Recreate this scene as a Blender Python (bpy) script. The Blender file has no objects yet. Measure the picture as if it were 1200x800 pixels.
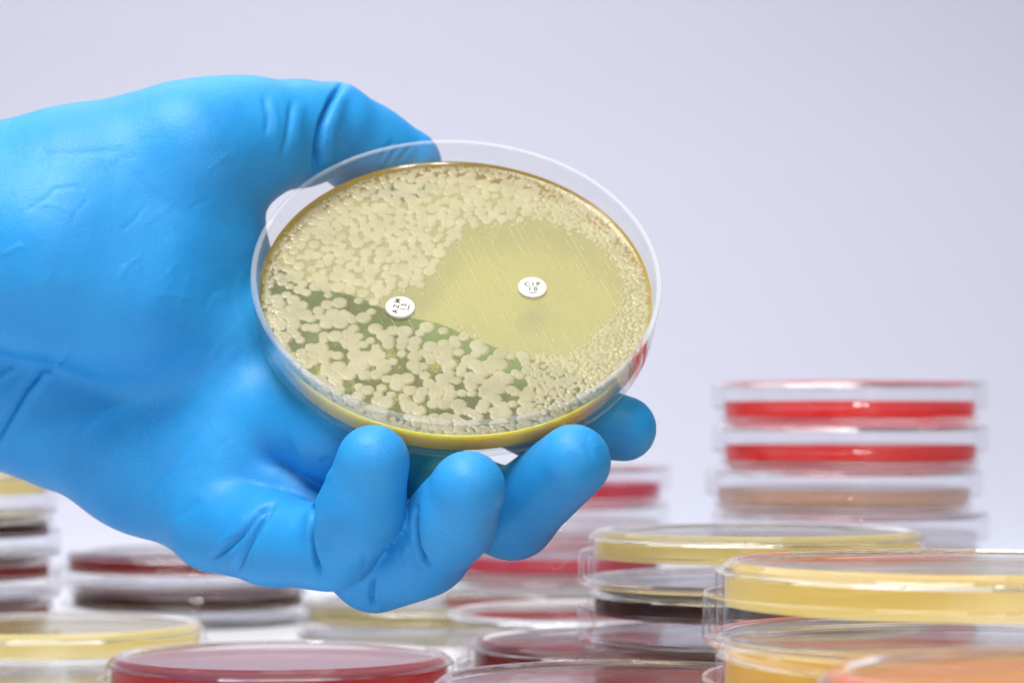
import bpy, bmesh, math, random
import numpy as np
from mathutils import Vector, Matrix

sc = bpy.context.scene
C = sc.collection
random.seed(7)
rng = np.random.default_rng(11)

# ------------------------------------------------------------------ camera
F = 3000.0                     # focal length in pixels of a 1200 px wide picture (90 mm lens)
CAM_Z = 0.073
TILT = math.atan(90 / F)
cam_d = bpy.data.cameras.new('camera')
cam_d.sensor_width = 36.0
cam_d.lens = F / 1200 * 36.0
cam_d.clip_start = 0.01
cam_d.clip_end = 50
cam_d.dof.use_dof = True
cam_d.dof.focus_distance = 0.530
cam_d.dof.aperture_fstop = 21.0
cam = bpy.data.objects.new('camera', cam_d)
C.objects.link(cam)
cam.location = (0, 0, CAM_Z)
cam.rotation_euler = (math.pi / 2 + TILT, 0, 0)
sc.camera = cam

# ------------------------------------------------------------------ world and lamps
w = bpy.data.worlds.new('World')
sc.world = w
w.use_nodes = True
bg = w.node_tree.nodes['Background']
bg.inputs[0].default_value = (0.80, 0.84, 1.0, 1)
bg.inputs[1].default_value = 0.11


def area(name, loc, target, sx, sy, power, col=(1, 1, 1)):
    d = bpy.data.lights.new(name, 'AREA')
    d.shape = 'RECTANGLE'
    d.size, d.size_y = sx, sy
    d.energy = power
    d.color = col
    o = bpy.data.objects.new(name, d)
    C.objects.link(o)
    o.location = loc
    o.rotation_euler = (Vector(target) - Vector(loc)).to_track_quat('-Z', 'Y').to_euler()
    return o


area('overhead_softbox', (-0.16, 1.05, 0.85), (-0.10, 1.05, 0.0), 1.1, 0.7, 4.5, (0.97, 0.98, 1.0))
area('key_softbox', (-0.20, 0.25, 0.86), (-0.10, 0.56, 0.10), 0.45, 0.36, 8.4, (1.0, 0.985, 0.96))
area('front_softbox', (0.10, -0.45, 0.07), (0, 0.56, 0.07), 0.8, 0.3, 1.0, (1, 0.98, 0.96))
area('background_lamp', (0.15, 1.40, -0.015), (0.15, 1.66, 0.10), 1.9, 0.04, 2.4, (0.96, 0.98, 1.0))
area('small_lamp', (0.10, -0.05, 0.62), (0.05, 0.7, 0.05), 0.045, 0.045, 0.8)
area('small_lamp', (0.22, -0.05, 0.62), (0.05, 0.7, 0.05), 0.045, 0.045, 0.8)

sc.view_settings.view_transform = 'Standard'
sc.view_settings.look = 'None'
sc.view_settings.exposure = 0.37
sc.view_settings.gamma = 1.0
sc.render.engine = 'CYCLES'
cy = sc.cycles
cy.use_denoising = True
cy.max_bounces = 24
cy.transmission_bounces = 16
cy.transparent_max_bounces = 48
cy.diffuse_bounces = 4
cy.glossy_bounces = 6
cy.sample_clamp_indirect = 6.0

# ------------------------------------------------------------------ helpers
FW = np.array([0, math.cos(TILT), math.sin(TILT)])
UP = np.array([0, -math.sin(TILT), math.cos(TILT)])
RI = np.array([1.0, 0, 0])
CAM = np.array([0, 0, CAM_Z])


def P(px, py, d):
    """a point of the place, from its bearing and its distance in metres"""
    return CAM + d * (FW + (px - 600) / F * RI - (py - 400) / F * UP)


def proj(X):
    r = X - CAM
    d = r @ FW
    return 600 + F * (r @ RI) / d, 400 - F * (r @ UP) / d, d


def mesh_obj(name, me, mat=None, parent=None):
    o = bpy.data.objects.new(name, me)
    C.objects.link(o)
    if mat is not None and not me.materials:
        me.materials.append(mat)
    if parent is not None:
        o.parent = parent
    return o


def tag(o, label=None, cat=None, group=None, kind=None):
    if label:
        o['label'] = label
    if cat:
        o['category'] = cat
    if group:
        o['group'] = group
    if kind:
        o['kind'] = kind
    return o


def empty(name, loc):
    o = bpy.data.objects.new(name, None)
    C.objects.link(o)
    o.location = loc
    o.empty_display_size = 0.01
    return o


def shade_smooth(me, angle=None):
    me.polygons.foreach_set('use_smooth', [True] * len(me.polygons))
    if angle is not None:
        me.set_sharp_from_angle(angle=angle)
    me.update()


def lathe(name, prof, seg=96, wob=None):
    """closed profile [(r, z)] in metres turned about z"""
    n = len(prof)
    vs, fs = [], []
    for s in range(seg):
        a = 2 * math.pi * s / seg
        for (r, z) in prof:
            vs.append((r * math.cos(a), r * math.sin(a), z))
    for s in range(seg):
        t = (s + 1) % seg
        for i in range(n):
            j = (i + 1) % n
            q = [s * n + i, t * n + i, t * n + j, s * n + j]
            if prof[i][0] < 1e-7:
                q = [s * n + i, t * n + j, s * n + j]
            elif prof[j][0] < 1e-7:
                q = [s * n + i, t * n + i, s * n + j]
            if prof[i][0] < 1e-7 and prof[j][0] < 1e-7:
                continue
            fs.append(q)
    me = bpy.data.meshes.new(name)
    me.from_pydata(vs, [], fs)
    bm = bmesh.new()
    bm.from_mesh(me)
    bmesh.ops.remove_doubles(bm, verts=bm.verts, dist=1e-7)
    bmesh.ops.recalc_face_normals(bm, faces=bm.faces)
    bm.to_mesh(me)
    bm.free()
    shade_smooth(me, math.radians(38))
    return me


# ------------------------------------------------------------------ materials
def new_mat(name):
    m = bpy.data.materials.new(name)
    m.use_nodes = True
    nt = m.node_tree
    nt.nodes.clear()
    out = nt.nodes.new('ShaderNodeOutputMaterial')
    return m, nt, out


def principled(nt, col, rough=0.5, **kw):
    b = nt.nodes.new('ShaderNodeBsdfPrincipled')
    b.inputs['Base Color'].default_value = (*col, 1)
    b.inputs['Roughness'].default_value = rough
    for k, v in kw.items():
        b.inputs[k].default_value = v
    return b


def noise(nt, scale, detail=4, rough=0.5, dist=0.0):
    tc = nt.nodes.new('ShaderNodeTexCoord')
    n = nt.nodes.new('ShaderNodeTexNoise')
    n.inputs['Scale'].default_value = scale
    n.inputs['Detail'].default_value = detail
    n.inputs['Roughness'].default_value = rough
    n.inputs['Distortion'].default_value = dist
    nt.links.new(tc.outputs['Object'], n.inputs['Vector'])
    return n


def schlick(nt, f0, power=5.0):
    lw = nt.nodes.new('ShaderNodeLayerWeight')
    lw.inputs['Blend'].default_value = 0.5
    pw = nt.nodes.new('ShaderNodeMath')
    pw.operation = 'POWER'
    pw.inputs[1].default_value = power
    nt.links.new(lw.outputs['Facing'], pw.inputs[0])
    ma = nt.nodes.new('ShaderNodeMath')
    ma.operation = 'MULTIPLY_ADD'
    ma.inputs[1].default_value = 1 - f0
    ma.inputs[2].default_value = f0
    nt.links.new(pw.outputs[0], ma.inputs[0])
    return ma


def clear_plastic(name, tint=(0.985, 0.985, 0.985), f0=0.055, rough=0.02, haze=0.0, power=5.0):
    """thin clear polystyrene: light goes straight through, the surface mirrors by its angle"""
    m, nt, out = new_mat(name)
    tr = nt.nodes.new('ShaderNodeBsdfTransparent')
    tr.inputs[0].default_value = (*tint, 1)
    gl = nt.nodes.new('ShaderNodeBsdfGlossy')
    gl.inputs['Roughness'].default_value = rough
    fr = schlick(nt, f0, power)
    mx = nt.nodes.new('ShaderNodeMixShader')
    nt.links.new(fr.outputs[0], mx.inputs[0])
    nt.links.new(tr.outputs[0], mx.inputs[1])
    nt.links.new(gl.outputs[0], mx.inputs[2])
    last = mx
    if haze > 0:
        df = nt.nodes.new('ShaderNodeBsdfDiffuse')
        df.inputs[0].default_value = (0.85, 0.86, 0.88, 1)
        m2 = nt.nodes.new('ShaderNodeMixShader')
        m2.inputs[0].default_value = haze
        nt.links.new(mx.outputs[0], m2.inputs[1])
        nt.links.new(df.outputs[0], m2.inputs[2])
        last = m2
    nt.links.new(last.outputs[0], out.inputs[0])
    return m


def glass(name, rough=0.0, ior=1.49, col=(0.99, 0.99, 0.99)):
    m, nt, out = new_mat(name)
    b = principled(nt, col, rough, **{'Transmission Weight': 1.0, 'IOR': ior})
    nt.links.new(b.outputs[0], out.inputs[0])
    return m


def clear_thick(name, share=0.5, rough=0.0):
    """moulded polystyrene: part straight-through light, part refracted by its thick rims"""
    m, nt, out = new_mat(name)
    b = principled(nt, (0.99, 0.99, 0.99), rough, **{'Transmission Weight': 1.0, 'IOR': 1.45})
    tr = nt.nodes.new('ShaderNodeBsdfTransparent')
    tr.inputs[0].default_value = (0.985, 0.985, 0.988, 1)
    mx = nt.nodes.new('ShaderNodeMixShader')
    mx.inputs[0].default_value = share
    nt.links.new(tr.outputs[0], mx.inputs[1])
    nt.links.new(b.outputs[0], mx.inputs[2])
    nt.links.new(mx.outputs[0], out.inputs[0])
    return m


def gel(name, col, solid, absorb, density, rough=0.25, spec=0.5):
    """agar: partly clear, partly cloudy jelly with coloured depth"""
    m, nt, out = new_mat(name)
    b = principled(nt, col, rough, **{'Specular IOR Level': spec})
    tl = nt.nodes.new('ShaderNodeBsdfTranslucent')
    tl.inputs[0].default_value = (*col, 1)
    m0 = nt.nodes.new('ShaderNodeMixShader')
    m0.inputs[0].default_value = 0.4
    nt.links.new(b.outputs[0], m0.inputs[1])
    nt.links.new(tl.outputs[0], m0.inputs[2])
    tr = nt.nodes.new('ShaderNodeBsdfTransparent')
    mx = nt.nodes.new('ShaderNodeMixShader')
    mx.inputs[0].default_value = solid
    nt.links.new(tr.outputs[0], mx.inputs[1])
    nt.links.new(m0.outputs[0], mx.inputs[2])
    gl = nt.nodes.new('ShaderNodeBsdfGlossy')
    gl.inputs['Roughness'].default_value = 0.12
    fr = schlick(nt, 0.02, 13.0)
    m3 = nt.nodes.new('ShaderNodeMixShader')
    nt.links.new(fr.outputs[0], m3.inputs[0])
    nt.links.new(mx.outputs[0], m3.inputs[1])
    nt.links.new(gl.outputs[0], m3.inputs[2])
    nt.links.new(m3.outputs[0], out.inputs[0])
    if density > 0:
        va = nt.nodes.new('ShaderNodeVolumeAbsorption')
        va.inputs['Color'].default_value = (*absorb, 1)
        va.inputs['Density'].default_value = density
        nt.links.new(va.outputs[0], out.inputs['Volume'])
    return m


def edge_glow_gel(name, col):
    """the cut depth of the jelly: scattering, with the glow of light also painted in by a bright colour"""
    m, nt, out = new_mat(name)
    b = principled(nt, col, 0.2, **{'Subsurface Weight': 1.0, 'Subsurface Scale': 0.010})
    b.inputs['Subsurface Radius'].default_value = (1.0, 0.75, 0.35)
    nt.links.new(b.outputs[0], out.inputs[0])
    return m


def matte(name, col, rough=0.6, bump=0.0, bscale=100.0, var=0.0):
    m, nt, out = new_mat(name)
    b = principled(nt, col, rough)
    if bump > 0:
        n = noise(nt, bscale)
        bp = nt.nodes.new('ShaderNodeBump')
        bp.inputs['Strength'].default_value = bump
        bp.inputs['Distance'].default_value = 0.0004
        nt.links.new(n.outputs[0], bp.inputs['Height'])
        nt.links.new(bp.outputs[0], b.inputs['Normal'])
    nt.links.new(b.outputs[0], out.inputs[0])
    return m


def glove_mat():
    m, nt, out = new_mat('blue_nitrile')
    b = principled(nt, (0.035, 0.27, 0.80), 0.48, **{'Specular IOR Level': 0.26, 'Sheen Weight': 0.0, 'Sheen Roughness': 0.35})
    b.inputs['Subsurface Weight'].default_value = 0.0
    # slight unevenness of the rubber's colour
    n0 = noise(nt, 60, 5)
    rp = nt.nodes.new('ShaderNodeValToRGB')
    rp.color_ramp.elements[0].position = 0.3
    rp.color_ramp.elements[0].color = (0.016, 0.232, 0.56, 1)
    rp.color_ramp.elements[1].position = 0.72
    rp.color_ramp.elements[1].color = (0.022, 0.272, 0.62, 1)
    nt.links.new(n0.outputs[0], rp.inputs[0])
    pw = noise(nt, 5200, 1)
    pm = noise(nt, 34, 2)
    ma = nt.nodes.new('ShaderNodeMapRange')
    ma.inputs[1].default_value, ma.inputs[2].default_value = 0.60, 0.74
    nt.links.new(pw.outputs[0], ma.inputs[0])
    mb = nt.nodes.new('ShaderNodeMapRange')
    mb.inputs[1].default_value, mb.inputs[2].default_value = 0.50, 0.66
    mb.inputs[4].default_value = 0.20
    nt.links.new(pm.outputs[0], mb.inputs[0])
    mu = nt.nodes.new('ShaderNodeMath')
    mu.operation = 'MULTIPLY'
    nt.links.new(ma.outputs[0], mu.inputs[0])
    nt.links.new(mb.outputs[0], mu.inputs[1])
    mc = nt.nodes.new('ShaderNodeMix')
    mc.data_type = 'RGBA'
    nt.links.new(mu.outputs[0], mc.inputs['Factor'])
    nt.links.new(rp.outputs[0], mc.inputs['A'])
    mc.inputs['B'].default_value = (0.75, 0.80, 0.85, 1)
    nt.links.new(mc.outputs['Result'], b.inputs['Base Color'])
    # fine pebbled grain over broad soft unevenness
    n1 = noise(nt, 1900, 2)
    n2 = noise(nt, 140, 3, 0.45)
    b1 = nt.nodes.new('ShaderNodeBump')
    b1.inputs['Strength'].default_value = 0.4
    b1.inputs['Distance'].default_value = 0.00016
    nt.links.new(n1.outputs[0], b1.inputs['Height'])
    b2 = nt.nodes.new('ShaderNodeBump')
    b2.inputs['Strength'].default_value = 0.4
    b2.inputs['Distance'].default_value = 0.0008
    nt.links.new(n2.outputs[0], b2.inputs['Height'])
    nt.links.new(b1.outputs[0], b2.inputs['Normal'])
    nt.links.new(b2.outputs[0], b.inputs['Normal'])
    nt.links.new(b.outputs[0], out.inputs[0])
    return m


def colony_mat():
    m, nt, out = new_mat('bacterial_growth')
    b = principled(nt, (0.60, 0.55, 0.36), 0.42, **{'Specular IOR Level': 0.5})
    n0 = noise(nt, 160, 4)
    rp = nt.nodes.new('ShaderNodeValToRGB')
    rp.color_ramp.elements[0].position = 0.35
    rp.color_ramp.elements[0].color = (0.33, 0.295, 0.165, 1)
    rp.color_ramp.elements[1].position = 0.68
    rp.color_ramp.elements[1].color = (0.405, 0.365, 0.22, 1)
    nt.links.new(n0.outputs[0], rp.inputs[0])
    nt.links.new(rp.outputs[0], b.inputs['Base Color'])
    tc = nt.nodes.new('ShaderNodeTexCoord')
    sx = nt.nodes.new('ShaderNodeVectorMath')
    sx.operation = 'MULTIPLY'
    sx.inputs[1].default_value = (1, 1, 0)
    nt.links.new(tc.outputs['Object'], sx.inputs[0])
    ln = nt.nodes.new('ShaderNodeVectorMath')
    ln.operation = 'LENGTH'
    nt.links.new(sx.outputs[0], ln.inputs[0])
    mr = nt.nodes.new('ShaderNodeMapRange')      # wetter growth against the wall of the dish
    mr.inputs[1].default_value = 0.036
    mr.inputs[2].default_value = 0.0405
    mr.inputs[3].default_value = 0.40
    mr.inputs[4].default_value = 0.12
    nt.links.new(ln.outputs['Value'], mr.inputs[0])
    nt.links.new(mr.outputs[0], b.inputs['Roughness'])
    n1 = noise(nt, 1700, 3, 0.6)
    b1 = nt.nodes.new('ShaderNodeBump')
    b1.inputs['Strength'].default_value = 0.35
    b1.inputs['Distance'].default_value = 0.00025
    nt.links.new(n1.outputs[0], b1.inputs['Height'])
    nt.links.new(b1.outputs[0], b.inputs['Normal'])
    tr = nt.nodes.new('ShaderNodeBsdfTransparent')
    tr.inputs[0].default_value = (0.95, 0.92, 0.75, 1)
    mx = nt.nodes.new('ShaderNodeMixShader')
    mx.inputs[0].default_value = 0.76
    nt.links.new(tr.outputs[0], mx.inputs[1])
    nt.links.new(b.outputs[0], mx.inputs[2])
    nt.links.new(mx.outputs[0], out.inputs[0])
    return m


def paper_mat():
    m, nt, out = new_mat('pale_backdrop_paper')
    b = principled(nt, (0.50, 0.503, 0.585), 0.55, **{'Specular IOR Level': 0.25})
    nt.links.new(b.outputs[0], out.inputs[0])
    return m


def table_mat():
    m, nt, out = new_mat('white_table_laminate')
    b = principled(nt, (0.79, 0.795, 0.82), 0.3, **{'Specular IOR Level': 0.4})
    n = noise(nt, 300, 3)
    bp = nt.nodes.new('ShaderNodeBump')
    bp.inputs['Strength'].default_value = 0.05
    bp.inputs['Distance'].default_value = 0.0003
    nt.links.new(n.outputs[0], bp.inputs['Height'])
    nt.links.new(bp.outputs[0], b.inputs['Normal'])
    nt.links.new(b.outputs[0], out.inputs[0])
    return m


M_GLOVE = glove_mat()
M_HELD = clear_plastic('held_dish_plastic', (0.988, 0.99, 0.988), 0.045, 0.015, 0.012)
M_DISH = clear_plastic('dish_plastic', (0.996, 0.996, 0.997), 0.018, 0.02, 0.0, 11.0)
M_RIM = clear_thick('dish_rim_plastic', 0.75, 0.0)
M_LIP = clear_plastic('held_dish_lip', (0.98, 0.98, 0.98), 0.06, 0.03, 0.13)  # white haze in the lip stands in for bright refracted light
M_COL = colony_mat()
M_AGAR = gel('held_agar', (0.45, 0.445, 0.225), 0.27, (0.985, 0.91, 0.12), 150, 0.2)
M_EDGE_GLOW = edge_glow_gel('held_agar_edge_glow', (1.0, 0.60, 0.05))  # amber brighter than the agar itself, painting a glow into its side faces
M_PAPER = matte('disc_paper', (0.60, 0.59, 0.52), 0.8, 0.3, 3000)
M_STREAK = matte('streak_growth', (0.46, 0.425, 0.27), 0.5)
M_INK = matte('disc_ink', (0.03, 0.03, 0.03), 0.7)
GEL = {
    'red': gel('red_agar', (0.90, 0.015, 0.010), 0.7, (0.95, 0.08, 0.06), 45),
    'yellow': gel('yellow_agar', (1.0, 0.85, 0.30), 0.5, (0.97, 0.86, 0.12), 14),
    'amber': gel('amber_agar', (1.0, 0.68, 0.09), 0.55, (0.96, 0.78, 0.08), 20),
    'dark': gel('dark_brown_agar', (0.06, 0.018, 0.006), 0.6, (0.6, 0.35, 0.1), 120),
    'maroon': gel('maroon_agar', (0.26, 0.016, 0.010), 0.6, (0.82, 0.2, 0.1), 90),
    'crimson': gel('crimson_agar', (0.72, 0.012, 0.07), 0.7, (0.95, 0.1, 0.25), 45),
    'tan': gel('tan_agar', (0.62, 0.36, 0.20), 0.4, (0.9, 0.65, 0.4), 20),
    'pale': gel('pale_agar', (0.80, 0.74, 0.77), 0.25, (0.9, 0.8, 0.85), 5),
    'rose': gel('rose_agar', (0.95, 0.26, 0.21), 0.85, (0.95, 0.35, 0.3), 20),
    'olive': gel('olive_agar', (0.40, 0.33, 0.12), 0.45, (0.85, 0.75, 0.3), 40),
}

# ------------------------------------------------------------------ backdrop: one seamless sweep of paper
def build_backdrop():
    yb, rad = 1.66, 0.30
    prof = [(1.0, -0.03)]
    for i in range(25):
        a = math.pi / 2 * i / 24
        prof.append((yb - rad + rad * math.sin(a), -0.03 + rad - rad * math.cos(a)))
    prof.append((yb + 0.02, 1.7))
    xs = [-1.8, -0.9, 0, 0.9, 1.8]
    vs = [(x, y, z) for (y, z) in prof for x in xs]
    nx = len(xs)
    fs = [(i * nx + j, i * nx + j + 1, (i + 1) * nx + j + 1, (i + 1) * nx + j)
          for i in range(len(prof) - 1) for j in range(nx - 1)]
    me = bpy.data.meshes.new('backdrop')
    me.from_pydata(vs, [], fs)
    shade_smooth(me)
    tag(mesh_obj('backdrop', me, paper_mat()), kind='structure')
    bm = bmesh.new()
    bmesh.ops.create_cube(bm, size=1.0)
    bmesh.ops.scale(bm, vec=(2.6, 2.1, 0.025), verts=bm.verts)
    bmesh.ops.translate(bm, vec=(0, 0.29, -0.0125), verts=bm.verts)
    bmesh.ops.bevel(bm, geom=bm.edges[:], offset=0.004, segments=2, affect='EDGES')
    me = bpy.data.meshes.new('table')
    bm.to_mesh(me)
    bm.free()
    tag(mesh_obj('table', me, table_mat()), kind='structure')


build_backdrop()

# ------------------------------------------------------------------ the stacked dishes
_dish_cache = {}


def dish_meshes(R, h, inv, agar_t):
    """base, lid and agar of one dish standing on z = 0 (inv: stored upside down, lid below)"""
    key = (round(R, 5), round(h, 5), inv, round(agar_t, 5))
    if key in _dish_cache:
        return _dish_cache[key]
    t = 0.0011
    rb = R - 0.0026                    # base outer radius, lid outer radius is R
    hb = h - 0.0014                    # base height
    def base_prof():                   # opening up, floor at z0
        return [(0, 0.0006), (rb - 0.0045, 0.0006), (rb - 0.0040, 0), (rb - 0.0022, 0), (rb - 0.0016, 0.0005),
                (rb - 0.0006, 0.0012), (rb, 0.002), (rb + 0.0002, hb - 0.0004), (rb - 0.0002, hb),
                (rb - t + 0.0002, hb), (rb - t, hb - 0.0004), (rb - t - 0.0003, 0.0026), (rb - t - 0.0011, 0.0018), (0, 0.0018)]
    hl = h * 0.62
    def lid_prof():                    # opening down, plate at the top (z = h)
        return [(0, h - 0.0012), (R - t - 0.001, h - 0.0012), (R - t, h - 0.002), (R - t + 0.0001, h - hl + 0.0003),
                (R - t + 0.0003, h - hl), (R - 0.0003, h - hl), (R, h - hl + 0.0004), (R, h - 0.0012),
                (R - 0.0005, h - 0.0003), (R - 0.0012, h), (R - 0.0034, h), (R - 0.0040, h - 0.0003), (0, h - 0.0003)]
    ra = rb - t - 0.0004
    def agar_prof():
        z0, z1 = 0.0019, 0.0019 + agar_t
        return [(0, z0), (ra - 0.0012, z0), (ra - 0.0002, z0 + 0.0009), (ra, z1 + 0.0005), (ra - 0.0008, z1 + 0.0001), (ra - 0.002, z1), (0, z1)]
    out = []
    for nm, pr in (('dish_base', base_prof()), ('lid', lid_prof()), ('agar', agar_prof())):
        if inv:
            pr = [(r, h - z) for (r, z) in pr]
        me = lathe(nm, pr, 112)
        if nm != 'agar':
            me.materials.append(M_DISH)
            me.materials.append(M_RIM)
            for p in me.polygons:
                c = [me.vertices[v].co for v in p.vertices]
                rs = [math.hypot(v.x, v.y) for v in c]
                zs = [v.z for v in c]
                if math.hypot(max(rs) - min(rs), max(zs) - min(zs)) < 0.0023:
                    p.material_index = 1
        out.append(me)
    _dish_cache[key] = out
    return out


def petri(x, y, z, R, h, color, label, group, inv=True, agar_t=0.0045, rot=0.0):
    o = empty('petri_dish', (x, y, z))
    o.rotation_euler = (0, 0, rot)
    tag(o, label, 'petri dish', group)
    b, l, a = dish_meshes(R, h, inv, agar_t)
    mesh_obj('dish_base', b, M_DISH, o)
    mesh_obj('lid', l, M_DISH, o)
    if color:
        me = a.copy()
        me.materials.clear()
        mesh_obj('agar', me, GEL[color], o)
    return o


def stack(x, y, z0, R, pitch, colors, labels, group, inv=True, agar_t=0.0045, jit=0.0008):
    """colors and labels from the bottom dish up"""
    z = z0
    for c, lb in zip(colors, labels):
        jx, jy = rng.normal(0, jit, 2)
        petri(x + jx, y + jy, z, R, pitch - 0.0002, c, lb, group, inv, agar_t, rng.uniform(0, 6))
        z += pitch
    return z


G = 'petri dishes standing on the white table'
R9 = 0.0455
# far tall stack behind the yellow dishes
stack(0.1115, 0.85, 0, R9, 0.0142, ['pale', 'pale', 'pale', 'tan', 'red', 'red'],
      ['clear petri dish at the very bottom of the tall red-topped stack',
       'clear petri dish second from the bottom of the tall red-topped stack',
       'clear pale petri dish under the tan dish in the tall red-topped stack',
       'petri dish with thin tan agar under two red dishes',
       'petri dish with red agar just above the tan dish in the tall stack',
       'petri dish with bright red agar topmost of the tallest stack'], G, inv=False, agar_t=0.0052)
# crimson stack behind the fingers
stack(0.016, 0.98, 0, R9, 0.0138, ['olive', 'crimson', 'pale', 'crimson'],
      ['greyish dish at the foot of the crimson stack',
       'petri dish with crimson agar below a clear dish in the crimson stack',
       'clear petri dish between the two crimson agar dishes',
       'petri dish with crimson agar topmost of the crimson stack behind the fingers'], G, inv=False, agar_t=0.005)
# far-left column, yellow on top
stack(-0.196, 0.85, 0, R9, 0.0138, ['maroon', 'maroon', 'dark', 'yellow'],
      ['maroon agar dish at the bottom of the column below the wrist',
       'maroon agar dish directly under the dark brown one below the wrist',
       'dark brown agar dish under a yellow one below the wrist',
       'yellow agar dish topping the column of dark dishes below the wrist'], G)
# low maroon pair behind the pale yellow dish
stack(-0.118, 0.93, 0, R9, 0.0128, ['dark', 'maroon'],
      ['dark agar dish under the maroon dish beneath the palm',
       'maroon agar dish with clear lid on a dark one beneath the palm'], G)
petri(-0.027, 0.862, 0, R9, 0.0122, 'olive', 'grey olive agar dish lying alone behind the red dish', G)
petri(0.026, 0.758, 0, R9, 0.0165, 'pale', 'milky pale empty-looking dish between the crimson stack and the brown dish', G, inv=False)
# pale yellow dish on its own
petri(-0.129, 0.72, 0, R9, 0.0158, 'yellow', 'single pale yellow agar dish beside the bright red dish', G, agar_t=0.0042)
# bright red dish
petri(-0.0572, 0.635, 0, R9, 0.0148, 'red', 'glossy bright red agar dish lying alone below the gloved fingers', G, agar_t=0.006)
# brown dish with the yellow and dark pair standing on it
stack(0.031, 0.662, 0, R9, 0.0166, ['maroon'], ['brownish red dish carrying the yellow and dark dishes'], G)
stack(0.0615, 0.652, 0.0166, R9, 0.0142, ['dark', 'yellow'],
      ['very dark brown agar dish under a yellow dish', 'yellow agar dish standing on the very dark brown one'], G)
# red dish at the front
petri(0.0252, 0.560, 0, R9, 0.0166, 'rose', 'pinkish red dish with a shiny flat top in front of the brown dish', G, agar_t=0.003)
# large yellow stack
stack(0.0862, 0.476, 0, 0.0508, 0.0156, ['pale', 'amber', 'yellow'],
      ['clear large dish at the bottom of the wide yellow stack',
       'large deep yellow agar dish under the wide yellow stack\'s top dish',
       'large yellow agar dish topmost of the wide stack'], G, agar_t=0.0056)
# pink dish close by
stack(0.087, 0.366, 0, R9, 0.0185, ['rose', 'rose'], ['lower pink agar dish in front of the wide yellow stack',
      'upper pink agar dish in front of the wide yellow stack'], G)

# ------------------------------------------------------------------ the held dish
EL, ROLL = math.radians(45), math.radians(4)
DN = math.cos(EL) * (math.cos(ROLL) * UP + math.sin(ROLL) * RI) - math.sin(EL) * FW   # its upward normal
DU = RI - DN * (RI @ DN)
DU /= np.linalg.norm(DU)
DV = np.cross(DU, DN)                                                                  # in its plane, towards the camera
DC = P(535.9, 320.6, 0.561)                                                            # centre of the rim
DH = 0.0122
Z_AG = -0.0060


def on_plane(px, py, off):
    """where the bearing meets the dish's plane shifted by off along its normal"""
    d = FW + (px - 600) / F * RI - (py - 400) / F * UP
    p0 = DC + DN * off
    s = ((p0 - CAM) @ DN) / (d @ DN)
    return CAM + d * s


def dish_uv(px, py, off=Z_AG):
    X = on_plane(px, py, off) - DC
    return float(X @ DU), float(X @ DV)


dish_mat = Matrix(((DU[0], -DV[0], DN[0], DC[0] - DN[0] * DH),
                   (DU[1], -DV[1], DN[1], DC[1] - DN[1] * DH),
                   (DU[2], -DV[2], DN[2], DC[2] - DN[2] * DH), (0, 0, 0, 1)))
held = empty('petri_dish', (0, 0, 0))
held.matrix_world = dish_mat
tag(held, 'open clear dish of yellow agar with bacterial growth held in the blue gloved hand', 'petri dish')

ro, tw = 0.0450, 0.0013
H0 = DH
held_prof = [(0, 0.0003), (ro - 0.006, 0.0003), (ro - 0.0055, 0), (ro - 0.0028, 0), (ro - 0.0016, 0.0002),
             (ro - 0.0010, 0.0008), (ro - 0.0008, 0.0016), (ro - 0.0001, H0 - 0.0006), (ro + 0.0001, H0 - 0.0003), (ro - 0.0002, H0),
             (ro - tw + 0.0002, H0), (ro - tw, H0 - 0.0003), (ro - tw - 0.0004, 0.0020), (ro - tw - 0.0011, 0.0010), (0, 0.0010)]
hw = lathe('dish_wall', held_prof, 192)
hw.materials.append(M_HELD)
hw.materials.append(M_LIP)
for p in hw.polygons:
    if p.center.z > H0 - 0.0005:
        p.material_index = 1
mesh_obj('dish_wall', hw, M_HELD, held)
ZA = H0 + Z_AG
ra = ro - tw - 0.0006
agar_prof = [(0, 0.00106), (ra - 0.0010, 0.00106), (ra - 0.0003, 0.0018), (ra + 0.0002, ZA + 0.0007), (ra - 0.0003, ZA + 0.0004),
             (ra - 0.0010, ZA + 0.0001), (ra - 0.002, ZA), (0, ZA)]
ag = lathe('agar', agar_prof, 192)
ag.materials.append(M_AGAR)
ag.materials.append(M_EDGE_GLOW)
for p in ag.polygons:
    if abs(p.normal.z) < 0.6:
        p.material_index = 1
mesh_obj('agar', ag, M_AGAR, held)

# --- bacterial growth: a height field of merged colonies over the agar
ZONE = np.array([dish_uv(*p) for p in [(548, 270), (580, 262), (640, 258), (690, 280), (726, 310), (733, 345), (715, 375),
                 (692, 398), (662, 416), (625, 411), (590, 409), (555, 394), (525, 379), (497, 376), (475, 382), (448, 378), (442, 366),
                 (452, 347), (470, 338), (495, 342), (507, 325), (520, 300)]]) * 1000


def in_poly(pts, poly):
    x, y = pts[:, 0], pts[:, 1]
    r = np.zeros(len(pts), bool)
    j = len(poly) - 1
    for i in range(len(poly)):
        xi, yi = poly[i]
        xj, yj = poly[j]
        c = ((yi > y) != (yj > y)) & (x < (xj - xi) * (y - yi) / (yj - yi + 1e-12) + xi)
        r ^= c
        j = i
    return r


def poly_dist(pts, poly):
    d = np.full(len(pts), 1e9)
    for i in range(len(poly)):
        a, b = poly[i], poly[(i + 1) % len(poly)]
        ab = b - a
        t = np.clip(((pts - a) @ ab) / (ab @ ab), 0, 1)
        d = np.minimum(d, np.linalg.norm(pts - (a + t[:, None] * ab), axis=1))
    return d


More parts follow.
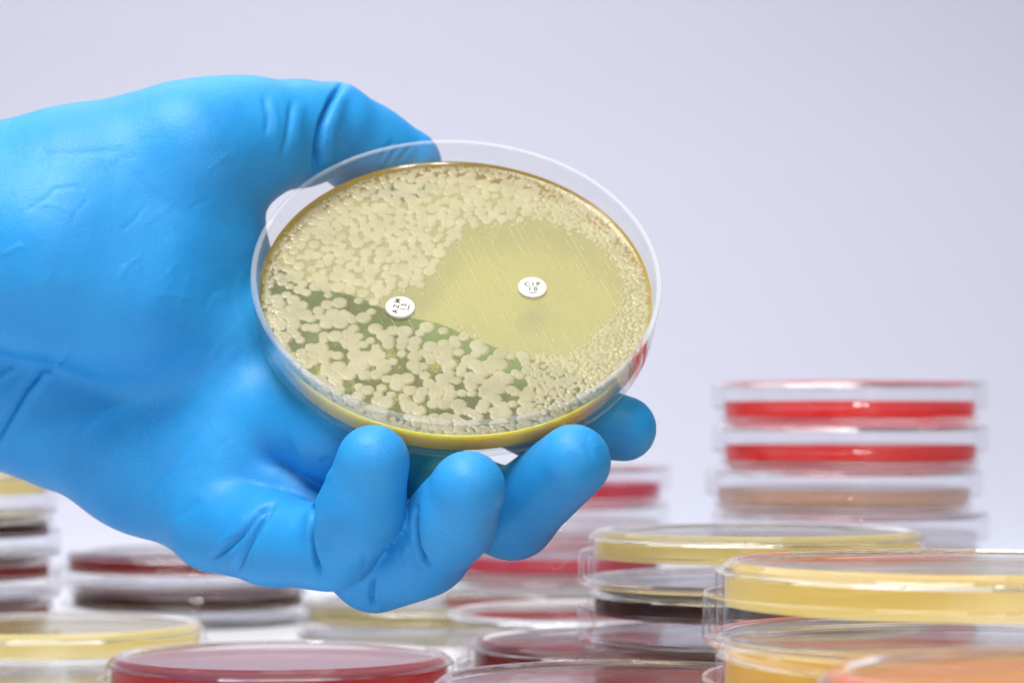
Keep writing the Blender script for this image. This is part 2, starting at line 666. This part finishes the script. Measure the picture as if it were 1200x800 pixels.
RA = (ra - 0.0005) * 1000                       # mm
SDIR = np.array([0.36, 0.93])                   # the swab's direction in the dish
SDIR /= np.linalg.norm(SDIR)
SPER = np.array([SDIR[1], -SDIR[0]])
azm = np.array(dish_uv(469, 358)) * 1000
cip = np.array(dish_uv(624, 335)) * 1000
cand = []
for _ in range(26000):
    a, q = rng.uniform(0, 2 * math.pi), RA * math.sqrt(rng.random())
    cand.append((q * math.cos(a), q * math.sin(a)))
cand = np.array(cand)
ins = in_poly(cand, ZONE)
dz = poly_dist(cand, ZONE)
rows = np.abs(((cand @ SPER) / 3.3) % 1.0 - 0.5) * 2          # 0 on a swab row, 1 between rows
px_, py_, pr_ = [], [], []
for (x, y), isin, d in zip(cand, ins, dz):
    rad = math.hypot(x, y)
    low = y > 3 and x < 16
    r = rng.uniform(0.9, 1.75)
    if low:
        r = rng.uniform(1.0, 1.85)
    if x > 17 or rad > RA - 2.2:
        r = rng.uniform(0.45, 0.95)
    if x > 27:
        r = rng.uniform(0.35, 0.75)
    if isin and not (d < 0.9 and rng.random() < 0.06):
        continue
    if isin:
        r = 0.35
    elif d < 0.7 * r:
        continue
    if math.hypot(x - azm[0], y - azm[1]) < 3.3 + 0.8 * r:
        continue
    f = 0.74 if x > 17 else (0.80 if not low else 0.80)
    if pr_:
        A = np.array(px_[-6000:]) - x
        B = np.array(py_[-6000:]) - y
        R_ = np.array(pr_[-6000:]) + r
        # colonies run together along a swab row and stay apart across it
        al = A * SDIR[0] + B * SDIR[1]
        ac = A * SPER[0] + B * SPER[1]
        k = 0.52 if low else 0.85
        if np.any((al / k) ** 2 + ac ** 2 < (f * R_) ** 2):
            continue
    px_.append(x)
    py_.append(y)
    pr_.append(r)
cols = np.stack([px_, py_, pr_], 1)
rad = np.hypot(cols[:, 0], cols[:, 1])
low = (cols[:, 1] > 1) & (cols[:, 0] < 14) & (rad < RA - 3)
cols = cols[~(low & (rng.random(len(cols)) < 0.36))]
GS = 0.17
gn = int(2 * RA / GS) + 8
org = -GS * gn / 2
hf = np.full((gn, gn), -0.06)
for (x, y, r) in cols:
    i0, i1 = int((x - r - org) / GS), int((x + r - org) / GS) + 2
    j0, j1 = int((y - r - org) / GS), int((y + r - org) / GS) + 2
    i0, j0, i1, j1 = max(i0, 0), max(j0, 0), min(i1, gn), min(j1, gn)
    gx = org + GS * np.arange(i0, i1)[:, None]
    gy = org + GS * np.arange(j0, j1)[None, :]
    q = ((gx - x) ** 2 + (gy - y) ** 2) / (r * r)
    hh = (0.075 + 0.035 * r) * np.sqrt(np.clip(1 - q ** 2.4, 0, 1))
    blk = hf[i0:i1, j0:j1]
    np.maximum(blk, np.where(q < 1, hh, -0.06), out=blk)
X, Y = np.meshgrid(org + GS * np.arange(gn), org + GS * np.arange(gn), indexing='ij')
hf[np.hypot(X, Y) > RA + 0.2] = -0.06
on = hf > 0
hf += np.where(on, rng.normal(0, 1, hf.shape) * np.where((X > 12) | (np.hypot(X, Y) > RA - 3.5), 0.03, 0.010), 0)
cell = on[:-1, :-1] | on[1:, :-1] | on[:-1, 1:] | on[1:, 1:]
ci, cj = np.nonzero(cell)
quads = np.stack([ci * gn + cj, (ci + 1) * gn + cj, (ci + 1) * gn + cj + 1, ci * gn + cj + 1], 1)
used, inv_ = np.unique(quads, return_inverse=True)
quads = inv_.reshape(-1, 4)
vx, vy, vz = X.ravel()[used], Y.ravel()[used], hf.ravel()[used]
verts = np.stack([vx / 1000, -vy / 1000, ZA + vz / 1000], 1)
me = bpy.data.meshes.new('bacterial_colonies')
me.from_pydata(verts.tolist(), [], quads[:, ::-1].tolist())
shade_smooth(me)
tag(mesh_obj('bacterial_colonies', me, M_COL, held), 'beige merged bacterial colonies over the agar', kind='stuff')

# --- faint swab streaks in the clear zone: rows of pin-prick growth
bm = bmesh.new()
for s in np.arange(-30, 40, 0.95):
    s2 = s + rng.normal(0, 0.35)
    t = -40.0
    while t < 40:
        ln = rng.choice([0.4, 0.8, 2.0, 5.0, 8.0]) * rng.uniform(0.6, 1.3)
        wd = rng.uniform(0.03, 0.06)
        pts = []
        mid = SDIR * (t + ln / 2) + SPER * s2
        if rng.random() < 0.4 and in_poly(mid[None, :], ZONE)[0] and np.hypot(*(mid - cip)) > 4.4 and np.hypot(*(mid - azm)) > 4.4:
            a, b = SDIR * t + SPER * s2, SDIR * (t + ln) + SPER * (s2 + rng.normal(0, 0.05))
            vs = []
            for (p, o, z) in ((a, -wd, -0.01), (a, 0, 0.03), (a, wd, -0.01), (b, wd, -0.01), (b, 0, 0.03), (b, -wd, -0.01)):
                q = p + SPER * o
                vs.append(bm.verts.new((q[0] / 1000, -q[1] / 1000, ZA + z / 1000)))
            bm.faces.new((vs[0], vs[1], vs[4], vs[5]))
            bm.faces.new((vs[1], vs[2], vs[3], vs[4]))
        t += ln + rng.uniform(0.3, 2.0)
me = bpy.data.meshes.new('swab_streaks')
bmesh.ops.recalc_face_normals(bm, faces=bm.faces)
bm.to_mesh(me)
bm.free()
tag(mesh_obj('swab_streaks', me, M_STREAK, held), 'thin pale streak lines across the clear zone', kind='stuff')


# --- the two paper discs with their print
def text_mesh(s, size):
    cu = bpy.data.curves.new('lettering', 'FONT')
    cu.body = s
    cu.size = size
    cu.align_x = 'CENTER'
    cu.align_y = 'CENTER'
    cu.offset = 0.000045
    o = bpy.data.objects.new('lettering', cu)
    C.objects.link(o)
    bpy.context.view_layer.update()
    me = bpy.data.meshes.new_from_object(o.evaluated_get(bpy.context.evaluated_depsgraph_get()))
    bpy.data.objects.remove(o)
    return me


def antibiotic_disc(px, py, lines, rot, label):
    X = on_plane(px, py, Z_AG + 0.0008)
    r, th = 0.00325, 0.0008
    prof = [(0, 0), (r - 0.0001, 0), (r, 0.0001), (r, th - 0.00022), (r - 0.00008, th - 0.00008), (r - 0.00022, th), (0, th)]
    d = mesh_obj('antibiotic_disc', lathe('antibiotic_disc', prof, 48), M_PAPER)
    m = dish_mat.copy()
    base = X - DN * 0.0008
    m.translation = Vector(base)
    d.matrix_world = m @ Matrix.Rotation(rot, 4, 'Z')
    tag(d, label, 'antibiotic disc', 'antibiotic discs lying on the agar')
    for (s, dy, size, sx) in lines:
        tm = text_mesh(s, size)
        to = mesh_obj('lettering', tm, M_INK, d)
        to.location = (0, dy, th + 0.00002)
        to.scale = (sx, 1, 1)
    bx = bpy.data.meshes.new('underline')
    w_, h_ = 0.00085, 0.00011
    bx.from_pydata([(-w_, -h_, 0), (w_, -h_, 0), (w_, h_, 0), (-w_, h_, 0)], [], [(0, 1, 2, 3)])
    u = mesh_obj('lettering', bx, M_INK, d)
    u.location = (0, -0.00185, th + 0.00002)


antibiotic_disc(624, 336, [('C I P', 0.0008, 0.00175, 1.0), ('1 0', -0.00075, 0.00165, 1.0)], 0.06,
                'round white paper disc printed CIP 10 in the clear zone')
antibiotic_disc(469, 359, [('A Z M', 0.0008, 0.00175, 1.0), ('1 5', -0.00075, 0.00165, 1.0)], math.radians(82),
                'round white paper disc printed AZM 15 among the colonies')

# ------------------------------------------------------------------ the gloved hand
D0 = 0.56


def J(px, py, dd, r):
    return (P(px, py, D0 + dd / 1000) * 1000, r)


def JU(px, py, off, r):
    """a joint lying off mm under the floor of the held dish"""
    return (on_plane(px, py, -DH - off / 1000) * 1000, r)


PALM = [
    # forearm and wrist
    [J(-820, 560, 40, 30), J(-430, 430, 30, 27), J(-180, 365, 24, 24)],
    [J(-430, 400, 22, 25), J(-180, 330, 18, 22)],
    # heel of the hand on the little-finger side
    [J(-180, 395, 38, 21), J(-40, 425, 40, 20), J(70, 465, 38, 18.8), J(170, 535, 27, 15.7), J(250, 600, 10, 11.8)],
    # middle of the palm
    [J(-180, 360, 36, 20), J(20, 380, 40, 18), J(180, 430, 34, 17), J(275, 485, 17, 13.5)],
    [J(120, 400, 32, 17), J(270, 400, 24, 13)],
    [J(120, 450, 36, 17), J(264, 540, 12, 12.5)],
    # ball of the thumb
    [J(-180, 300, 26, 21), J(-40, 262, 22, 20.5), J(100, 240, 19, 21), J(205, 200, 21, 17.0), J(256, 172, 24, 14.0)],
    # the ridge where the ball of the thumb turns down into the hollow of the palm
    [J(-180, 310, 24, 20), J(-50, 290, 12, 19), J(60, 312, 7, 18), J(160, 350, 10, 15.5), J(240, 400, 16, 13)],
    [J(50, 280, 13, 19), J(195, 270, 16, 16)],
    [J(190, 330, 21, 15.5), J(250, 300, 23, 12.5)],
]
THUMB = [J(225, 175, 16, 14), J(300, 160, 25, 12.8), J(348, 157, 33, 12.0), J(388, 152, 39, 11.2)]
THUMB2 = [J(392, 154, 39, 11.1), J(430, 177, 45, 10.6), J(474, 193, 48.5, 8.9)]
PINKY = [J(258, 612, 6, 11.2), J(320, 632, -6, 9.7), J(384, 642, -17, 9.2)]
PINKY2 = [J(392, 640, -18, 9.2), J(424, 595, -27, 8.6), J(437, 541, -32, 7.7)]
RING = [J(272, 550, 16, 12.2), J(360, 596, 6, 11.4), J(440, 658, -3, 10.5)]
RING2 = [J(440, 662, -3, 10.4), J(492, 648, -13, 9.8)]
RING3 = [J(500, 643, -15, 9.8), J(530, 608, -25, 8.9), J(548, 573, -31.5, 8.0)]
MID = [J(288, 470, 19, 12), JU(400, 508, 11.0, 10.8), J(500, 568, 9, 10.6)]
MID2 = [J(505, 572, 8, 10.5), J(600, 602, -9, 9.3), J(672, 541, -25.5, 7.9)]
INDEX = [JU(305, 375, 13.5, 11.8), JU(400, 404, 11.0, 10.6), JU(500, 434, 10.6, 10.2)]
INDEX2 = [JU(500, 434, 10.6, 10.2), JU(632, 482, 10.4, 10.0), J(731, 502, 1, 7.2)]

VX = 0.95
allp = np.array([j[0] for ch in PALM + [THUMB, THUMB2, PINKY, PINKY2, RING, RING2, RING3, MID, MID2, INDEX, INDEX2] for j in ch])
lo = allp.min(0) - 36
hi = allp.max(0) + 36
lo[0] += 18
hi[0] -= 14
dims = np.ceil((hi - lo) / VX).astype(int)
ax = [(lo[i] + VX * np.arange(dims[i])).astype(np.float32) for i in range(3)]
BIG = np.float32(40.0)


def smin(a, b, k):
    h = np.maximum(k - np.abs(a - b), 0) / k
    return np.minimum(a, b) - h * h * (k * 0.25)


def cone(vol, A, B, k):
    (a, r1), (b, r2) = A, B
    m = max(r1, r2) + k + 3
    l = np.maximum(((np.minimum(a, b) - m - lo) / VX).astype(int), 0)
    h = np.minimum(((np.maximum(a, b) + m - lo) / VX).astype(int) + 2, dims)
    if np.any(h <= l):
        return
    sl = tuple(slice(l[i], h[i]) for i in range(3))
    x = ax[0][sl[0]][:, None, None] - np.float32(a[0])
    y = ax[1][sl[1]][None, :, None] - np.float32(a[1])
    z = ax[2][sl[2]][None, None, :] - np.float32(a[2])
    ab = (b - a).astype(np.float32)
    t = np.clip((x * ab[0] + y * ab[1] + z * ab[2]) / np.float32(ab @ ab + 1e-6), 0, 1)
    d = np.sqrt((x - t * ab[0]) ** 2 + (y - t * ab[1]) ** 2 + (z - t * ab[2]) ** 2) - (np.float32(r1) + t * np.float32(r2 - r1))
    vol[sl] = smin(vol[sl], d, np.float32(k))


def chain(vol, ch, k):
    for i in range(len(ch) - 1):
        cone(vol, ch[i], ch[i + 1], k)


palm = np.full(dims, BIG, np.float32)
for ch in PALM:
    chain(palm, ch, 9.0)
total = palm.copy()
for parts, kin, kj, kp in (((THUMB, THUMB2), 3.0, 0.9, 7.0), ((INDEX, INDEX2), 3.0, 2.5, 6.0), ((MID, MID2), 3.0, 1.6, 6.0),
                           ((RING, RING2, RING3), 3.0, 0.8, 5.0), ((PINKY, PINKY2), 3.0, 0.8, 3.5)):
    f = np.full(dims, BIG, np.float32)
    for ch in parts:
        g = np.full(dims, BIG, np.float32)
        chain(g, ch, kin)
        f = smin(f, g, np.float32(kj))
    f = smin(palm, f, np.float32(kp))
    total = np.where(f < palm - 1e-4, smin(total, f, np.float32(0.6)), total)
del palm


def surface_nets(v):
    s = v < 0
    nx, ny, nz = v.shape
    off = np.array([(i, j, k) for i in (0, 1) for j in (0, 1) for k in (0, 1)])
    cnt = np.zeros((nx - 1, ny - 1, nz - 1), np.int8)
    for (i, j, k) in off:
        cnt += s[i:nx - 1 + i, j:ny - 1 + j, k:nz - 1 + k]
    act = np.argwhere((cnt > 0) & (cnt < 8))
    cv = np.stack([v[act[:, 0] + o[0], act[:, 1] + o[1], act[:, 2] + o[2]] for o in off], 1)
    pos = np.zeros((len(act), 3))
    n = np.zeros(len(act))
    for a in range(8):
        for b in range(a + 1, 8):
            if np.abs(off[a] - off[b]).sum() != 1:
                continue
            ch = (cv[:, a] < 0) != (cv[:, b] < 0)
            t = np.where(ch, cv[:, a] / np.where(ch, cv[:, a] - cv[:, b], 1), 0)
            pos += np.where(ch[:, None], off[a] + t[:, None] * (off[b] - off[a]), 0)
            n += ch
    pos = act + pos / n[:, None]
    idx = np.full((nx - 1, ny - 1, nz - 1), -1, np.int32)
    idx[act[:, 0], act[:, 1], act[:, 2]] = np.arange(len(act))
    faces = []
    for axis in range(3):
        sl0 = [slice(None)] * 3
        sl1 = [slice(None)] * 3
        sl0[axis] = slice(0, -1)
        sl1[axis] = slice(1, None)
        e = np.argwhere(s[tuple(sl0)] != s[tuple(sl1)])
        b, c = (axis + 1) % 3, (axis + 2) % 3
        ok = (e[:, b] > 0) & (e[:, c] > 0) & (e[:, b] < v.shape[b] - 1) & (e[:, c] < v.shape[c] - 1)
        e = e[ok]
        q = []
        for (ob, oc) in ((-1, -1), (0, -1), (0, 0), (-1, 0)):
            f = e.copy()
            f[:, b] += ob
            f[:, c] += oc
            q.append(idx[f[:, 0], f[:, 1], f[:, 2]])
        q = np.stack(q, 1)
        flip = ~s[e[:, 0], e[:, 1], e[:, 2]]
        q[flip] = q[flip][:, ::-1]
        faces.append(q)
    return pos, np.concatenate(faces)


total[0, :, :] = np.maximum(total[0, :, :], 0.5)
hv, hq = surface_nets(total)
hv = hv * VX + lo
del total


def vert_normals(v, q):
    n = np.cross(v[q[:, 2]] - v[q[:, 0]], v[q[:, 3]] - v[q[:, 1]])
    vn = np.zeros_like(v)
    for i in range(4):
        np.add.at(vn, q[:, i], n)
    return vn / (np.linalg.norm(vn, axis=1, keepdims=True) + 1e-12)


def relax(v, q, it, lam):
    e = np.concatenate([q[:, [0, 1]], q[:, [1, 2]], q[:, [2, 3]], q[:, [3, 0]]])
    e = np.concatenate([e, e[:, ::-1]])
    deg = np.bincount(e[:, 0], minlength=len(v))[:, None]
    for i in range(it):
        for f in (lam, -lam * 1.03):
            acc = np.stack([np.bincount(e[:, 0], weights=v[e[:, 1], c], minlength=len(v)) for c in range(3)], 1)
            v = v + f * (acc / np.maximum(deg, 1) - v)
    return v


hv = relax(hv, hq, 1, 0.5)
# one level of Catmull-Clark so that the folds get fine faces
me = bpy.data.meshes.new('gloved_hand')
me.from_pydata((hv / 1000).tolist(), [], hq.tolist())
tmp = bpy.data.objects.new('gloved_hand', me)
C.objects.link(tmp)
md = tmp.modifiers.new('s', 'SUBSURF')
md.levels = 1
bpy.context.view_layer.update()
me2 = bpy.data.meshes.new_from_object(tmp.evaluated_get(bpy.context.evaluated_depsgraph_get()))
bpy.data.objects.remove(tmp)
bpy.data.meshes.remove(me)
nv = len(me2.vertices)
hv = np.empty(nv * 3)
me2.vertices.foreach_get('co', hv)
hv = hv.reshape(-1, 3)
hn = np.empty(nv * 3)
me2.vertex_normals.foreach_get('vector', hn)
hn = hn.reshape(-1, 3)

# folds and creases of the rubber: (line, height in mm, width in mm); negative is a groove
CREASES = [
    ([(402, 97), (388, 118), (377, 145), (372, 172), (371, 205)], -2.8, 0.55),
    ([(412, 100), (398, 120), (388, 150), (384, 180), (384, 205)], 0.7, 1.6),
    ([(342, 118), (340, 140), (336, 165), (330, 185)], -0.55, 0.7),
    ([(352, 118), (350, 145), (346, 175)], 0.35, 1.3),
    ([(308, 112), (314, 135), (312, 160)], -0.35, 0.7),
    ([(318, 112), (325, 140), (323, 165)], 0.2, 0.8),
    ([(324, 588), (305, 600), (285, 625), (262, 645), (247, 654)], -1.3, 0.65),
    ([(322, 592), (300, 614), (283, 638), (268, 662)], 0.6, 0.55),
    ([(324, 590), (304, 616), (290, 642), (277, 670)], -1.1, 0.5),
    ([(324, 592), (312, 612), (300, 640), (294, 666)], 0.45, 0.5),
    ([(322, 596), (306, 622), (296, 650), (292, 668)], -0.45, 0.45),
    ([(290, 600), (272, 625), (250, 645)], 0.35, 0.8),
    ([(366, 588), (364, 610), (364, 635), (369, 658), (375, 676)], -2.6, 0.45),
    ([(369, 650), (374, 662), (380, 668)], -0.4, 0.4),
    ([(374, 600), (373, 630), (380, 655)], 0.4, 1.2),
    ([(488, 592), (485, 615), (489, 640), (499, 660), (505, 666)], -2.6, 0.45),
    ([(478, 640), (487, 660), (498, 672)], -0.35, 0.6),
    ([(470, 640), (478, 660), (488, 674)], 0.25, 0.6),
    ([(437, 676), (434, 695), (438, 712)], -1.4, 0.45),
    ([(441, 690), (443, 705), (448, 714)], 0.35, 0.4),
    ([(0, 525), (12, 498), (35, 462), (60, 432), (85, 410)], 1.1, 1.0),
    ([(-20, 530), (6, 498), (30, 455), (56, 424)], -0.9, 0.9),
    ([(-10, 450), (20, 430)], 0.35, 0.7),
    ([(165, 585), (195, 552), (215, 525), (235, 500)], -0.35, 0.9),
    ([(172, 590), (202, 558), (224, 530)], 0.3, 0.9),
    ([(205, 610), (235, 585)], -0.3, 0.8),
    ([(55, 452), (75, 425), (90, 405)], -0.2, 0.6),
    ([(30, 248), (55, 232), (68, 218)], -0.15, 0.5),
    ([(40, 240), (66, 240), (86, 250)], 0.1, 0.5),
    ([(0, 186), (60, 182), (150, 176)], -0.18, 0.9),
    ([(0, 300), (28, 286)], 0.3, 0.6),
    ([(60, 222), (90, 218), (100, 225)], -0.18, 0.5),
    ([(690, 512), (697, 517), (702, 526)], 0.2, 0.8),
    ([(683, 520), (690, 526), (694, 535)], -0.15, 0.7),
    ([(445, 190), (452, 175), (462, 165)], -0.3, 0.4),
    ([(452, 196), (462, 178), (472, 168)], -0.3, 0.4),
    ([(462, 196), (474, 180), (484, 170)], -0.25, 0.4),
    ([(340, 500), (352, 530), (358, 560)], 0.3, 1.2),
    ([(372, 520), (382, 545), (386, 565)], 0.3, 1.0),
]
for _ in range(70):
    if rng.random() < 0.75:
        x, y = rng.uniform(-40, 260), rng.uniform(150, 600)
        an = rng.normal(-0.75, 0.45)
    else:
        x, y = rng.uniform(290, 640), rng.uniform(590, 690)
        an = rng.normal(1.3, 0.4)
    ln = rng.uniform(14, 55)
    bend = rng.normal(0, 0.35)
    CREASES.append(([(x, y), (x + ln * 0.5 * math.cos(an), y + ln * 0.5 * math.sin(an)),
                     (x + ln * 0.5 * (math.cos(an) + math.cos(an + bend)), y + ln * 0.5 * (math.sin(an) + math.sin(an + bend)))],
                    rng.choice([-1, 1]) * rng.uniform(0.03, 0.11), rng.uniform(0.4, 0.8)))
hx, hy, hd = proj(hv)
front = ((hv - CAM) * hn).sum(1) < 0
disp = np.zeros(nv)
for line, hgt, wid in CREASES:
    L = np.array(line, float)
    pxmm = F / (D0 * 1000)
    wpx = wid * pxmm
    near = front & (hx > L[:, 0].min() - 4 * wpx) & (hx < L[:, 0].max() + 4 * wpx) & (hy > L[:, 1].min() - 4 * wpx) & (hy < L[:, 1].max() + 4 * wpx)
    ids = np.nonzero(near)[0]
    if not len(ids):
        continue
    pts = np.stack([hx[ids], hy[ids]], 1)
    seglen = np.linalg.norm(np.diff(L, axis=0), axis=1)
    cum = np.concatenate([[0], np.cumsum(seglen)])
    best = np.full(len(ids), 1e9)
    par = np.zeros(len(ids))
    for i in range(len(L) - 1):
        ab = L[i + 1] - L[i]
        t = np.clip(((pts - L[i]) @ ab) / (ab @ ab), 0, 1)
        d = np.linalg.norm(pts - (L[i] + t[:, None] * ab), axis=1)
        b = d < best
        best[b] = d[b]
        par[b] = (cum[i] + t[b] * seglen[i]) / cum[-1]
    sel = best < 3.2 * wpx
    ids, best, par = ids[sel], best[sel], par[sel]
    if not len(ids):
        continue
    bins = (par * 7.99).astype(int)
    dm = np.full(8, 1e9)
    np.minimum.at(dm, bins, hd[ids])
    ok = hd[ids] < dm[bins] + 0.009
    fade = np.clip(np.minimum(par, 1 - par) * 5 + 0.12, 0, 1)
    disp[ids] += np.where(ok, hgt * fade * np.exp(-(best / wpx) ** 2), 0)
disp = np.clip(disp, -2.8, 1.2)
hv = hv + hn * (disp / 1000)[:, None]
me2.vertices.foreach_set('co', hv.ravel())
me2.materials.clear()
shade_smooth(me2)
hand = mesh_obj('gloved_hand', me2, M_GLOVE)
tag(hand, 'hand in a bright blue nitrile glove, palm to the viewer, holding up an open dish', 'hand')
